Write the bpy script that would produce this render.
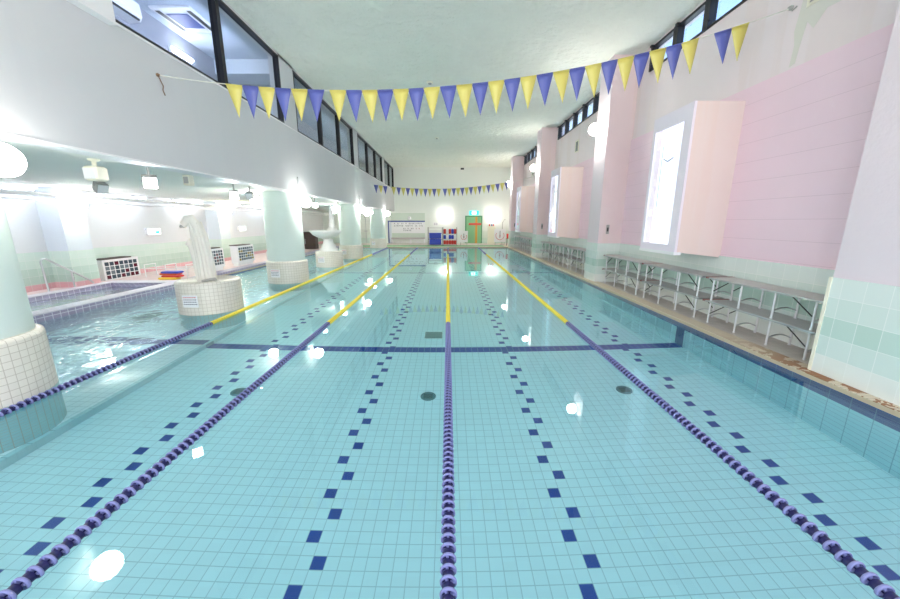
import bpy, math, random
from mathutils import Vector, Matrix
random.seed(7)
PI = math.pi
for _o in list(bpy.data.objects):
    bpy.data.objects.remove(_o)
sc = bpy.context.scene
COL = sc.collection

# ------------------------------------------------------------------ camera
cam = bpy.data.cameras.new('camera')
cam.sensor_width = 36.0
cam.lens = 14.0
cam.clip_start = 0.05
cam_o = bpy.data.objects.new('camera', cam)
cam_o.location = (0, 0, 1.667)
cam_o.rotation_euler = (math.radians(77.5), 0, math.radians(-0.33))
COL.objects.link(cam_o)
sc.camera = cam_o

# ------------------------------------------------------------------ world, exposure
world = bpy.data.worlds.new('sky')
sc.world = world
world.use_nodes = True
_nt = world.node_tree
_bg = _nt.nodes['Background']
_tc = _nt.nodes.new('ShaderNodeTexCoord')
_sx = _nt.nodes.new('ShaderNodeSeparateXYZ')
_rp = _nt.nodes.new('ShaderNodeValToRGB')
_nt.links.new(_tc.outputs['Generated'], _sx.inputs[0])
_nt.links.new(_sx.outputs['Z'], _rp.inputs[0])
_nt.links.new(_rp.outputs[0], _bg.inputs['Color'])
_rp.color_ramp.elements[0].position = 0.0
_rp.color_ramp.elements[0].color = (1.0, 0.97, 0.94, 1)
_rp.color_ramp.elements[1].position = 0.55
_rp.color_ramp.elements[1].color = (0.22, 0.42, 0.85, 1)
_bg.inputs['Strength'].default_value = 1.0

def area_light(name, loc, rot, sx, sy, power, color=(1, 1, 1)):
    l = bpy.data.lights.new(name, 'AREA')
    l.shape = 'RECTANGLE'
    l.size = sx
    l.size_y = sy
    l.energy = power
    l.color = color
    o = bpy.data.objects.new(name, l)
    o.location = loc
    o.rotation_euler = rot
    COL.objects.link(o)
    return o

GLOBE_E = 46.0
# daylight: unseen fill light added behind the camera to brighten the hall
area_light('front_fill', (-1.5, -2.6, 3.0), (math.radians(90), 0, 0), 11, 4.6, 175, (1.0, 0.985, 0.96))
# cold tube light of the gallery room behind the upper windows
area_light('gallery_light', (-4.36, 7.0, 5.1), (0, math.radians(75), 0), 0.3, 4.0, 26, (0.70, 0.77, 1.0))
area_light('gallery_light_far', (-4.36, 18.0, 5.1), (0, math.radians(75), 0), 0.3, 12.0, 30, (0.9, 0.95, 1.0))

vs = sc.view_settings
vs.view_transform = 'Standard'
vs.look = 'None'
vs.gamma = 1.0
vs.use_curve_mapping = False
vs.exposure = 1.2
sc.cycles.use_denoising = True
sc.cycles.sample_clamp_indirect = 16.0
sc.cycles.max_bounces = 12
sc.cycles.diffuse_bounces = 6
sc.cycles.glossy_bounces = 6
sc.cycles.transmission_bounces = 8
sc.cycles.transparent_max_bounces = 12

# ================================================================== materials
MAT = {}

def new_mat(name):
    m = bpy.data.materials.new(name)
    m.use_nodes = True
    MAT[name] = m
    nt = m.node_tree
    return m, nt, nt.nodes['Principled BSDF']

def rgba(c):
    return (c[0], c[1], c[2], 1)

def srgb(r, g, b):
    f = lambda v: ((v / 255) / 12.92) if v / 255 <= 0.04045 else (((v / 255) + 0.055) / 1.055) ** 2.4
    return (f(r), f(g), f(b))

def simple(name, c, rough=0.5, metal=0.0, spec=0.5, emit=None, es=0.0, noise=0.0):
    m, nt, b = new_mat(name)
    b.inputs['Base Color'].default_value = rgba(c)
    b.inputs['Roughness'].default_value = rough
    b.inputs['Metallic'].default_value = metal
    b.inputs['Specular IOR Level'].default_value = spec
    if emit:
        b.inputs['Emission Color'].default_value = rgba(emit)
        b.inputs['Emission Strength'].default_value = es
    if noise:
        tc = nt.nodes.new('ShaderNodeTexCoord')
        n = nt.nodes.new('ShaderNodeTexNoise')
        n.inputs['Scale'].default_value = 9
        n.inputs['Detail'].default_value = 4
        nt.links.new(tc.outputs['Object'], n.inputs['Vector'])
        mx = nt.nodes.new('ShaderNodeMix')
        mx.data_type = 'RGBA'
        nt.links.new(n.outputs['Fac'], mx.inputs['Factor'])
        mx.inputs['A'].default_value = rgba([v * (1 - noise) for v in c])
        mx.inputs['B'].default_value = rgba([min(1, v * (1 + noise)) for v in c])
        nt.links.new(mx.outputs['Result'], b.inputs['Base Color'])
    return m

class NG:
    """small helper for math node chains"""
    def __init__(self, nt):
        self.nt = nt
    def val(self, x, sock):
        if isinstance(x, (int, float)):
            sock.default_value = x
        else:
            self.nt.links.new(x, sock)
    def m(self, op, a, b=0.0, c=0.0):
        n = self.nt.nodes.new('ShaderNodeMath')
        n.operation = op
        self.val(a, n.inputs[0])
        self.val(b, n.inputs[1])
        if op in ('MULTIPLY_ADD', 'COMPARE', 'WRAP'):
            self.val(c, n.inputs[2])
        return n.outputs[0]
    def mix(self, f, a, b):
        n = self.nt.nodes.new('ShaderNodeMix')
        n.data_type = 'RGBA'
        self.val(f, n.inputs['Factor'])
        for x, s in ((a, n.inputs['A']), (b, n.inputs['B'])):
            if isinstance(x, (tuple, list)):
                s.default_value = rgba(x)
            else:
                self.nt.links.new(x, s)
        return n.outputs['Result']
    def pos(self):
        t = self.nt.nodes.new('ShaderNodeTexCoord')
        s = self.nt.nodes.new('ShaderNodeSeparateXYZ')
        self.nt.links.new(t.outputs['Object'], s.inputs[0])
        return s.outputs[0], s.outputs[1], s.outputs[2], t.outputs['Object']
    def band(self, v, lo, hi):
        return self.m('MULTIPLY', self.m('GREATER_THAN', v, lo), self.m('LESS_THAN', v, hi))
    def joints(self, u, v, su, sv, w, ou=0.0, ov=0.0):
        fu = self.m('FRACT', self.m('DIVIDE', self.m('ADD', u, ou), su))
        fv = self.m('FRACT', self.m('DIVIDE', self.m('ADD', v, ov), sv))
        ju = self.m('LESS_THAN', fu, w / su)
        jv = self.m('LESS_THAN', fv, w / sv)
        return self.m('MAXIMUM', ju, jv), ju, jv
    def cellnoise(self, u, v, su, sv, ou=0.0, ov=0.0):
        cu = self.m('FLOOR', self.m('DIVIDE', self.m('ADD', u, ou), su))
        cv = self.m('FLOOR', self.m('DIVIDE', self.m('ADD', v, ov), sv))
        cb = self.nt.nodes.new('ShaderNodeCombineXYZ')
        self.nt.links.new(cu, cb.inputs[0])
        self.nt.links.new(cv, cb.inputs[1])
        wn = self.nt.nodes.new('ShaderNodeTexWhiteNoise')
        wn.noise_dimensions = '2D'
        self.nt.links.new(cb.outputs[0], wn.inputs['Vector'])
        return wn.outputs['Value']
    def noise(self, vec, scale, detail=3.0, stretch=None):
        if stretch:
            mp = self.nt.nodes.new('ShaderNodeMapping')
            mp.inputs['Scale'].default_value = stretch
            self.nt.links.new(vec, mp.inputs['Vector'])
            vec = mp.outputs[0]
        n = self.nt.nodes.new('ShaderNodeTexNoise')
        n.inputs['Scale'].default_value = scale
        n.inputs['Detail'].default_value = detail
        self.nt.links.new(vec, n.inputs['Vector'])
        return n.outputs['Fac']
    def ramp(self, f, stops, const=False):
        r = self.nt.nodes.new('ShaderNodeValToRGB')
        cr = r.color_ramp
        if const:
            cr.interpolation = 'CONSTANT'
        while len(cr.elements) < len(stops):
            cr.elements.new(0.5)
        for e, (p, c) in zip(cr.elements, stops):
            e.position = p
            e.color = rgba(c)
        self.nt.links.new(f, r.inputs[0])
        return r.outputs[0]
    def bump(self, h, strength, dist, b):
        n = self.nt.nodes.new('ShaderNodeBump')
        n.inputs['Strength'].default_value = strength
        n.inputs['Distance'].default_value = dist
        self.nt.links.new(h, n.inputs['Height'])
        self.nt.links.new(n.outputs[0], b.inputs['Normal'])

def plaster(name, c, bump=0.15, scale=14.0, blotch=0.05, streak=None, rough=0.8):
    m, nt, b = new_mat(name)
    g = NG(nt)
    x, y, z, p = g.pos()
    n1 = g.noise(p, 1.3, 4)
    col = g.mix(n1, [v * (1 - blotch) for v in c], [min(1, v * (1 + blotch)) for v in c])
    if streak:
        n2 = g.noise(p, 2.2, 5, (1.0, 1.0, 0.06))
        f = g.m('MULTIPLY', g.m('SUBTRACT', n2, 0.52), 5.0)
        f = g.m('MINIMUM', g.m('MAXIMUM', f, 0.0), streak[1])
        col = g.mix(f, col, streak[0])
    nt.links.new(col, b.inputs['Base Color'])
    b.inputs['Roughness'].default_value = rough
    b.inputs['Specular IOR Level'].default_value = 0.25
    if bump:
        g.bump(g.noise(p, scale, 5), bump, 0.1 if bump >= 1.0 else 0.02, b)
    return m

def dado(name, rows, z0, rh, joint, su=0.21, w=0.006, rough=0.25):
    """square glazed tiles in coloured rows; u runs along either wall direction"""
    m, nt, b = new_mat(name)
    g = NG(nt)
    x, y, z, p = g.pos()
    u = g.m('ADD', x, y)
    j, ju, jv = g.joints(u, z, su, rh, w, 50.0, 50 * rh - z0)
    t = g.m('DIVIDE', g.m('SUBTRACT', z, z0), rh * len(rows))
    col = g.ramp(t, [(i / len(rows), c) for i, c in enumerate(rows)], True)
    cn = g.cellnoise(u, z, su, rh, 50.0, 50 * rh - z0)
    col2 = g.mix(g.m('MULTIPLY', cn, 0.10), col, (1, 1, 1))
    nt.links.new(g.mix(g.m('MULTIPLY', j, 0.75), col2, joint), b.inputs['Base Color'])
    b.inputs['Roughness'].default_value = rough
    return m

TILE = 0.1

def pool_floor_mat(name, base, line, joint, lanes, tline=True):
    m, nt, b = new_mat(name)
    g = NG(nt)
    x, y, z, p = g.pos()
    T = TILE
    j, ju, jv = g.joints(x, y, T, T, 0.0068, 50 * 20 * T + 0.004, 50 * 20 * T - 0.03)
    cn = g.cellnoise(x, y, T, T, 50 * 20 * T, 50 * 20 * T)
    big = g.noise(p, 0.6, 2)
    col = g.mix(g.m('MULTIPLY', cn, 0.22), base, [v * 0.84 for v in base])
    col = g.mix(g.m('MULTIPLY', big, 0.25), col, [v * 0.9 for v in base])
    row = g.m('FLOOR', g.m('DIVIDE', g.m('ADD', y, 50 * 20 * T - 0.034), T))
    rm = g.m('MODULO', g.m('ADD', row, 2.0), 4.0)
    dash = None
    if lanes:
        # lane centres sit on joints every 17 tiles
        fx = g.m('SUBTRACT', g.m('FRACT', g.m('DIVIDE', g.m('ADD', x, 101.0), 2.0)), 0.0)
        lx = g.m('MULTIPLY', fx, 2.0)
        a = g.m('MULTIPLY', g.m('GREATER_THAN', lx, 2.0 - T), g.m('COMPARE', rm, 0.0, 0.2))
        c = g.m('MULTIPLY', g.m('LESS_THAN', lx, T), g.m('COMPARE', rm, 2.0, 0.2))
        dash = g.m('MAXIMUM', a, c)
        dash = g.m('MULTIPLY', dash, g.m('LESS_THAN', y, 22.0))
    if tline:
        t1 = g.band(y, 5.5, 5.5 + 2.0 * T)
        t2 = g.band(y, 12.9, 12.9 + 1.0 * T)
        t = g.m('MAXIMUM', t1, t2)
        if dash is not None:
            dash = g.m('MAXIMUM', dash, t)
        else:
            dash = t
        jn = g.m('MULTIPLY', j, g.m('SUBTRACT', 1.0, g.m('MULTIPLY', t1, g.m('SUBTRACT', 1.0, ju))))
        j = jn
    if dash is not None:
        col = g.mix(dash, col, line)
    nt.links.new(g.mix(g.m('MULTIPLY', j, 0.6), col, joint), b.inputs['Base Color'])
    b.inputs['Roughness'].default_value = 0.35
    return m

def pool_wall_mat(name, base, band_c, joint):
    m, nt, b = new_mat(name)
    g = NG(nt)
    x, y, z, p = g.pos()
    T = TILE
    u = g.m('ADD', x, y)
    j, ju, jv = g.joints(u, z, 2 * T, T, 0.008, 200 * T, 200 * T + 0.015)
    cn = g.cellnoise(u, z, 2 * T, T, 200 * T, 200 * T + 0.015)
    col = g.mix(g.m('MULTIPLY', cn, 0.25), base, [v * 0.82 for v in base])
    nav = g.m('GREATER_THAN', z, -0.315)
    nav = g.m('MAXIMUM', nav, g.band(y, 5.53, 5.73))
    col = g.mix(nav, col, band_c)
    col = g.mix(g.m('MULTIPLY', j, 0.6), col, joint)
    nt.links.new(g.mix(g.m('GREATER_THAN', z, 0.004), col, srgb(196, 178, 150)), b.inputs['Base Color'])
    b.inputs['Roughness'].default_value = 0.3
    return m

def round_tile(name, c, joint, R, s, w=0.006, wet=None):
    m, nt, b = new_mat(name)
    g = NG(nt)
    x, y, z, p = g.pos()
    u = g.m('MULTIPLY', g.m('ARCTAN2', y, x), R)
    j, ju, jv = g.joints(u, z, s, s, w, 50 * s, 50 * s)
    cn = g.cellnoise(u, z, s, s, 50 * s, 50 * s)
    col = g.mix(g.m('MULTIPLY', cn, 0.3), c, [v * 0.86 for v in c])
    if wet:
        col = g.mix(g.m('LESS_THAN', z, 0.0), col, wet)
    nt.links.new(g.mix(g.m('MULTIPLY', j, 0.7), col, joint), b.inputs['Base Color'])
    b.inputs['Roughness'].default_value = 0.3
    return m

def flat_tile(name, c, joint, s, w=0.008, rough=0.3, shift=0.0):
    m, nt, b = new_mat(name)
    g = NG(nt)
    x, y, z, p = g.pos()
    u = g.m('ADD', x, g.m('MULTIPLY', z, 1.0))
    j, ju, jv = g.joints(u, y, s, s, w, 50 * s + shift, 50 * s + shift)
    cn = g.cellnoise(u, y, s, s, 50 * s + shift, 50 * s + shift)
    col = g.mix(g.m('MULTIPLY', cn, 0.5), c, [v * 0.75 for v in c])
    nt.links.new(g.mix(g.m('MULTIPLY', j, 0.8), col, joint), b.inputs['Base Color'])
    b.inputs['Roughness'].default_value = rough
    return m

def water(name, tint, calm, wavy, xlim):
    m, nt, b = new_mat(name)
    nt.nodes.remove(b)
    out = nt.nodes['Material Output']
    gl = nt.nodes.new('ShaderNodeBsdfGlass')
    gl.inputs['IOR'].default_value = 1.333
    gl.inputs['Roughness'].default_value = 0.0
    gl.inputs['Color'].default_value = rgba(tint)
    g = NG(nt)
    x, y, z, p = g.pos()
    n1 = g.noise(p, 4.6, 3, (1.0, 0.8, 1.0))
    n2 = g.noise(p, 1.1, 2, (1.0, 0.5, 1.0))
    f = g.m('MULTIPLY', g.m('SUBTRACT', xlim, x), 1.2)
    f = g.m('MINIMUM', g.m('MAXIMUM', f, 0.0), 1.0)
    h = g.m('ADD', g.m('MULTIPLY', g.m('MULTIPLY', n1, f), wavy), g.m('MULTIPLY', n2, calm))
    bp = nt.nodes.new('ShaderNodeBump')
    bp.inputs['Strength'].default_value = 1.0
    bp.inputs['Distance'].default_value = 1.0
    nt.links.new(h, bp.inputs['Height'])
    nt.links.new(bp.outputs[0], gl.inputs['Normal'])
    nt.links.new(gl.outputs[0], out.inputs['Surface'])
    return m

def thin_glass(name, tint=(0.95, 0.97, 1.0), refl=1.0):
    m, nt, b = new_mat(name)
    nt.nodes.remove(b)
    out = nt.nodes['Material Output']
    tr = nt.nodes.new('ShaderNodeBsdfTransparent')
    tr.inputs['Color'].default_value = rgba(tint)
    gs = nt.nodes.new('ShaderNodeBsdfGlossy')
    gs.inputs['Roughness'].default_value = 0.02
    fr = nt.nodes.new('ShaderNodeFresnel')
    ge = nt.nodes.new('ShaderNodeNewGeometry')
    iv = nt.nodes.new('ShaderNodeMath')
    iv.operation = 'MULTIPLY_ADD'
    iv.inputs[1].default_value = 1 / 1.45 - 1.45
    iv.inputs[2].default_value = 1.45
    nt.links.new(ge.outputs['Backfacing'], iv.inputs[0])
    nt.links.new(iv.outputs[0], fr.inputs['IOR'])
    mx = nt.nodes.new('ShaderNodeMixShader')
    nt.links.new(fr.outputs[0], mx.inputs[0])
    nt.links.new(tr.outputs[0], mx.inputs[1])
    nt.links.new(gs.outputs[0], mx.inputs[2])
    nt.links.new(mx.outputs[0], out.inputs['Surface'])
    return m

def boards(name, c, seam, pitch, streak=None):
    m, nt, b = new_mat(name)
    g = NG(nt)
    x, y, z, p = g.pos()
    f = g.m('FRACT', g.m('DIVIDE', g.m('ADD', z, 10.0 * pitch - 1.12), pitch))
    j = g.m('LESS_THAN', f, 0.006 / pitch)
    n = g.noise(p, 1.5, 4)
    col = g.mix(n, [v * 0.96 for v in c], [min(1, v * 1.04) for v in c])
    nt.links.new(g.mix(g.m('MULTIPLY', j, 0.55), col, seam), b.inputs['Base Color'])
    b.inputs['Roughness'].default_value = 0.55
    b.inputs['Specular IOR Level'].default_value = 0.3
    return m

def grating(name, c, gap, pitch):
    m, nt, b = new_mat(name)
    g = NG(nt)
    x, y, z, p = g.pos()
    f = g.m('FRACT', g.m('DIVIDE', g.m('ADD', y, 100 * pitch), pitch))
    j = g.m('LESS_THAN', f, 0.2)
    n = g.noise(p, 1.0, 4)
    rust = g.m('MINIMUM', g.m('MAXIMUM', g.m('MULTIPLY', g.m('SUBTRACT', 4.9, y), 0.8), 0.0), 1.0)
    n3 = g.noise(p, 9.0, 6)
    rust = g.m('MULTIPLY', rust, g.m('GREATER_THAN', n3, 0.44))
    col = g.mix(n, [v * 0.9 for v in c], c)
    col = g.mix(rust, col, srgb(150, 100, 62))
    nt.links.new(g.mix(g.m('MULTIPLY', j, 0.55), col, gap), b.inputs['Base Color'])
    b.inputs['Roughness'].default_value = 0.6
    return m

# ---- palette
M_ceiling = plaster('ceiling_plaster', srgb(229, 232, 223), 1.0, 5.0, 0.06)
M_lowceil = plaster('low_ceiling_paint', srgb(236, 238, 233), 0.1, 10, 0.03)
M_beam = plaster('beam_paint', srgb(210, 211, 214), 0.06, 16, 0.02, (srgb(218, 218, 218), 0.12))
M_upper = plaster('upper_wall_plaster', srgb(236, 224, 226), 0.12, 12, 0.04, (srgb(226, 208, 202), 0.25))
M_end = plaster('end_wall_paint', srgb(234, 238, 233), 0.05, 12, 0.02)
M_leftwall = plaster('left_wall_paint', srgb(229, 230, 233), 0.05, 12, 0.02)
M_pier = plaster('pier_paint', srgb(222, 210, 216), 0.22, 22, 0.03)
M_pier_side = plaster('pier_side_paint', srgb(237, 216, 218), 0.1, 18, 0.04, (srgb(230, 206, 198), 0.25))
M_pink = boards('pink_boards', srgb(240, 213, 224), srgb(206, 178, 188), 0.29)
M_peach = plaster('peach_panel', srgb(234, 216, 211), 0.03, 14, 0.03, (srgb(234, 206, 194), 0.25))
M_frame = simple('lavender_white_frame', srgb(240, 230, 240), 0.5, spec=0.3)
M_white = simple('white_paint', srgb(238, 238, 240), 0.5, spec=0.3)
M_shaft = plaster('column_paint', srgb(214, 227, 221), 0.06, 18, 0.03)
GREENS = [srgb(228, 232, 226), srgb(208, 223, 216), srgb(186, 212, 201), srgb(208, 223, 216), srgb(216, 227, 222)]
M_dado = dado('mint_tile_rows', GREENS, 0.05, 0.21, srgb(236, 240, 236))
LROWS = [srgb(230, 176, 182), srgb(188, 212, 199), srgb(196, 218, 206), srgb(212, 230, 220), srgb(216, 232, 224)]
M_dado_left = dado('pink_and_green_tile_rows', LROWS, 0.05, 0.185, srgb(236, 240, 236), 0.2)
EROWS = [srgb(206, 226, 214), srgb(206, 226, 214), srgb(222, 232, 222), srgb(222, 232, 222), srgb(228, 234, 226)]
M_dado_end = dado('pale_end_tile_rows', EROWS, 0.05, 0.21, srgb(236, 240, 236))
AQUA = srgb(212, 248, 255)
NAVY = srgb(36, 74, 162)
M_pfloor = pool_floor_mat('pool_floor_tile', AQUA, NAVY, srgb(140, 190, 200), True)
M_sfloor = pool_floor_mat('shelf_floor_tile', srgb(226, 250, 255), srgb(70, 90, 150), srgb(130, 184, 192), False)
M_pwall = pool_wall_mat('pool_wall_tile', srgb(184, 230, 240), srgb(40, 76, 146), srgb(100, 150, 176))
M_mosaic = round_tile('white_mosaic_tile', srgb(224, 219, 208), srgb(172, 162, 146), 0.54, 0.068, 0.006, srgb(150, 200, 204))
M_coping = flat_tile('lilac_coping_tile', srgb(166, 158, 186), srgb(232, 230, 238), 0.13, 0.012)
M_copingtop = flat_tile('lilac_coping_top', srgb(222, 218, 230), srgb(228, 226, 236), 0.5, 0.006)
M_deck = flat_tile('deck_tile', srgb(206, 196, 188), srgb(180, 172, 164), 0.1, 0.004, 0.45)
M_deck_pink = flat_tile('pink_deck_tile', srgb(228, 204, 204), srgb(214, 196, 196), 0.1, 0.004, 0.45)
M_deck_green = simple('green_mat', srgb(120, 178, 128), 0.8)
M_grate = grating('drain_grating', srgb(222, 208, 184), srgb(150, 132, 110), 0.045)
M_water = water('water', (0.865, 0.995, 1.0), 0.0012, 0.07, -4.15)
M_tubwater = water('tub_water', (0.92, 0.98, 1.0), 0.0, 0.03, 100.0)
M_glass = thin_glass('window_glass', (0.86, 0.90, 0.93))
M_black = simple('black_frame', (0.012, 0.012, 0.016), 0.4)
M_dark = simple('dark_brown', srgb(58, 44, 42), 0.5)
M_chrome = simple('chrome', (0.80, 0.80, 0.82), 0.3, 0.55)
M_steel = simple('brushed_steel', (0.55, 0.56, 0.58), 0.35, 1.0)
M_greytop = simple('grey_laminate', srgb(182, 174, 174), 0.3, noise=0.05)
M_red = simple('dark_red_edge', srgb(150, 66, 60), 0.5)
M_globe = simple('globe_glow', (1, 1, 1), 0.5, emit=(1.0, 0.97, 0.90), es=GLOBE_E)
M_globe_warm = simple('globe_glow_warm', (1, 1, 1), 0.5, emit=(1.0, 0.90, 0.62), es=GLOBE_E * 0.6)
M_globe_end = simple('globe_glow_end', (1, 1, 1), 0.5, emit=(1.0, 0.97, 0.90), es=GLOBE_E * 0.45)
M_flood = simple('flood_glow', (1, 1, 1), 0.5, emit=(0.95, 0.95, 1.0), es=30.0)
M_daypane = simple('daylit_pane', (0.9, 0.93, 1.0), 0.3, emit=(0.84, 0.91, 1.0), es=0.8)
M_cream = simple('cream_plastic', srgb(238, 234, 214), 0.45)
M_greymetal = simple('grey_metal', srgb(172, 172, 168), 0.5, 0.3)
M_bluefl = simple('pennant_blue', srgb(86, 96, 168), 0.35)
M_yelfl = simple('pennant_yellow', srgb(204, 195, 104), 0.35)
M_string = simple('string', srgb(215, 215, 205), 0.7)
M_float = simple('float_lavender', srgb(134, 138, 190), 0.35)
M_float_in = simple('float_navy_shade', srgb(38, 38, 92), 0.4)  # dark navy, paints the shade in the hollows and gaps of the floats
M_floaty = simple('float_yellow', srgb(244, 228, 84), 0.4)
M_green = simple('green_door', srgb(140, 198, 146), 0.45)
M_greendk = simple('green_door_frame', srgb(84, 150, 110), 0.45)
M_orange = simple('orange_stripe', srgb(226, 160, 70), 0.5)
M_redp = simple('red_plastic', srgb(214, 52, 44), 0.4)
M_redsoft = simple('red_bar', srgb(222, 84, 66), 0.4)
M_blue = simple('blue_plastic', srgb(40, 68, 190), 0.4)
M_yellow = simple('yellow_foam', srgb(240, 206, 60), 0.6)
M_orangef = simple('orange_foam', srgb(236, 110, 50), 0.6)
M_exit = simple('exit_teal', srgb(40, 180, 170), 0.4, emit=srgb(40, 190, 180), es=0.9)
M_exitw = simple('exit_white', (1, 1, 1), 0.4, emit=(0.85, 1.0, 0.95), es=1.3)
M_navyp = simple('navy_paint', srgb(60, 80, 150), 0.5)
M_ink = simple('ink', srgb(80, 80, 96), 0.6)
M_inkred = simple('ink_red', srgb(206, 70, 70), 0.6)
M_stone = plaster('fountain_stone', srgb(236, 232, 224), 0.12, 20, 0.04)
M_stone2 = plaster('white_stone', srgb(232, 232, 230), 0.12, 20, 0.04)
M_bluegrey = plaster('gallery_paint', srgb(156, 158, 168), 0.02, 10, 0.03)
M_bluewall = plaster('pale_blue_paint', srgb(220, 227, 235), 0.03, 10, 0.02)
M_galceil = plaster('gallery_ceiling_paint', srgb(190, 200, 214), 0.02, 10, 0.02)
M_drain = simple('drain_grey', srgb(96, 140, 146), 0.6)
M_gb = [simple('glass_block_slate', srgb(66, 80, 92), 0.15), simple('glass_block_maroon', srgb(92, 30, 46), 0.15),
        simple('glass_block_grey', srgb(112, 124, 132), 0.15), simple('glass_block_amber', srgb(150, 130, 70), 0.15)]
M_tube = simple('tube_glow', (1, 1, 1), 0.5, emit=(0.8, 0.86, 1.0), es=11.0)
M_brownstain = simple('rust', srgb(120, 92, 70), 0.8)

# ================================================================== mesh helpers
class MB:
    def __init__(self):
        self.v, self.f, self.mi, self.sm = [], [], [], []
    def add(self, verts, faces, mi=0, smooth=False):
        o = len(self.v)
        self.v += [tuple(p) for p in verts]
        for f in faces:
            self.f.append([i + o for i in f])
            self.mi.append(mi)
            self.sm.append(smooth)
        return self
    def box(self, x0, y0, z0, x1, y1, z1, mi=0, bev=0.0):
        if bev <= 0:
            v = [(x0, y0, z0), (x1, y0, z0), (x1, y1, z0), (x0, y1, z0), (x0, y0, z1), (x1, y0, z1), (x1, y1, z1), (x0, y1, z1)]
            f = [(0, 3, 2, 1), (4, 5, 6, 7), (0, 1, 5, 4), (1, 2, 6, 5), (2, 3, 7, 6), (3, 0, 4, 7)]
            return self.add(v, f, mi)
        b = bev
        def ring(z, i):
            return [(x0 + b - i, y0 + 0 - i + b - 0, z)]
        # chamfered box: octagonal plan, inset caps
        def octo(ins, z):
            X0, X1, Y0, Y1 = x0 + ins, x1 - ins, y0 + ins, y1 - ins
            return [(X0 + b, Y0, z), (X1 - b, Y0, z), (X1, Y0 + b, z), (X1, Y1 - b, z), (X1 - b, Y1, z), (X0 + b, Y1, z), (X0, Y1 - b, z), (X0, Y0 + b, z)]
        rings = [octo(b, z0), octo(0, z0 + b), octo(0, z1 - b), octo(b, z1)]
        v = [p for r in rings for p in r]
        f = [tuple(reversed(range(8))), tuple(range(24, 32))]
        for r in range(3):
            for i in range(8):
                j = (i + 1) % 8
                f.append((r * 8 + i, r * 8 + j, r * 8 + 8 + j, r * 8 + 8 + i))
        return self.add(v, f, mi)
    def lathe(self, prof, n=24, c=(0, 0, 0), axis='z', mi=0, smooth=True, cap=True, rot=0.0):
        v, f = [], []
        for r, h in prof:
            for i in range(n):
                a = 2 * PI * i / n + rot
                p = (r * math.cos(a), r * math.sin(a), h)
                if axis == 'y':
                    p = (p[0], p[2], -p[1])
                elif axis == 'x':
                    p = (p[2], p[0], p[1])
                v.append((p[0] + c[0], p[1] + c[1], p[2] + c[2]))
        for k in range(len(prof) - 1):
            for i in range(n):
                j = (i + 1) % n
                f.append((k * n + i, k * n + j, k * n + n + j, k * n + n + i))
        self.add(v, f, mi, smooth)
        if cap:
            m = len(prof) - 1
            self.add([v[i] for i in range(n)], [tuple(reversed(range(n)))], mi)
            self.add([v[m * n + i] for i in range(n)], [tuple(range(n))], mi)
        return self
    def sphere(self, c, r, n=20, m=12, mi=0, sz=1.0):
        prof = [(max(1e-4, r * math.sin(PI * k / m)), -r * sz * math.cos(PI * k / m)) for k in range(m + 1)]
        return self.lathe(prof, n, c, 'z', mi, True, False)
    def tube(self, pts, r, n=8, mi=0, smooth=True, radii=None):
        pts = [Vector(p) for p in pts]
        v, f = [], []
        ref = None
        for k, p in enumerate(pts):
            d = (pts[min(k + 1, len(pts) - 1)] - pts[max(k - 1, 0)]).normalized()
            if ref is None:
                ref = Vector((0, 0, 1)) if abs(d.z) < 0.9 else Vector((1, 0, 0))
            s = d.cross(ref).normalized()
            t = s.cross(d).normalized()
            ref = t
            rr = radii[k] if radii else r
            for i in range(n):
                a = 2 * PI * i / n
                v.append(p + s * (rr * math.cos(a)) + t * (rr * math.sin(a)))
        for k in range(len(pts) - 1):
            for i in range(n):
                j = (i + 1) % n
                f.append((k * n + i, k * n + j, k * n + n + j, k * n + n + i))
        self.add(v, f, mi, smooth)
        m = len(pts) - 1
        self.add(v[:n], [tuple(range(n))], mi)
        self.add(v[m * n:], [tuple(reversed(range(n)))], mi)
        return self
    def prism(self, poly, axis, a, b, mi=0):
        """poly in the two other axes, extruded a..b along axis"""
        n = len(poly)
        def P(p, h):
            if axis == 'y':
                return (p[0], h, p[1])
            if axis == 'x':
                return (h, p[0], p[1])
            return (p[0], p[1], h)
        v = [P(p, a) for p in poly] + [P(p, b) for p in poly]
        f = [tuple(range(n)), tuple(reversed(range(n, 2 * n)))]
        for i in range(n):
            j = (i + 1) % n
            f.append((i, i + n, j + n, j))
        return self.add(v, f, mi)
    def mesh(self, name, mats):
        me = bpy.data.meshes.new(name)
        me.from_pydata(self.v, [], self.f)
        for m in (mats if isinstance(mats, (list, tuple)) else [mats]):
            me.materials.append(m)
        me.polygons.foreach_set('material_index', self.mi)
        me.polygons.foreach_set('use_smooth', self.sm)
        import bmesh
        bm = bmesh.new()
        bm.from_mesh(me)
        bmesh.ops.recalc_face_normals(bm, faces=bm.faces)
        bm.to_mesh(me)
        bm.free()
        me.update()
        return me
    def build(self, name, mats, parent=None, loc=(0, 0, 0)):
        o = bpy.data.objects.new(name, self.mesh(name, mats))
        COL.objects.link(o)
        o.location = loc
        if parent:
            o.parent = parent
        return o

def tag(o, label, cat, group=None, kind=None):
    if label:
        o['label'] = label
    if cat:
        o['category'] = cat
    if group:
        o['group'] = group
    if kind:
        o['kind'] = kind
    return o

def thing(name, label, cat, loc=(0, 0, 0), rz=0.0, group=None):
    o = bpy.data.objects.new(name, None)
    o.empty_display_size = 0.1
    COL.objects.link(o)
    o.location = loc
    o.rotation_euler = (0, 0, rz)
    return tag(o, label, cat, group)

def struct(name, mb, mats, parent=None, label=None):
    o = mb.build(name, mats, parent)
    if parent is None:
        o['kind'] = 'structure'
    return o

KIDS = {}
def kids(o):
    return [c for c in bpy.data.objects if c.parent is o]

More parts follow.
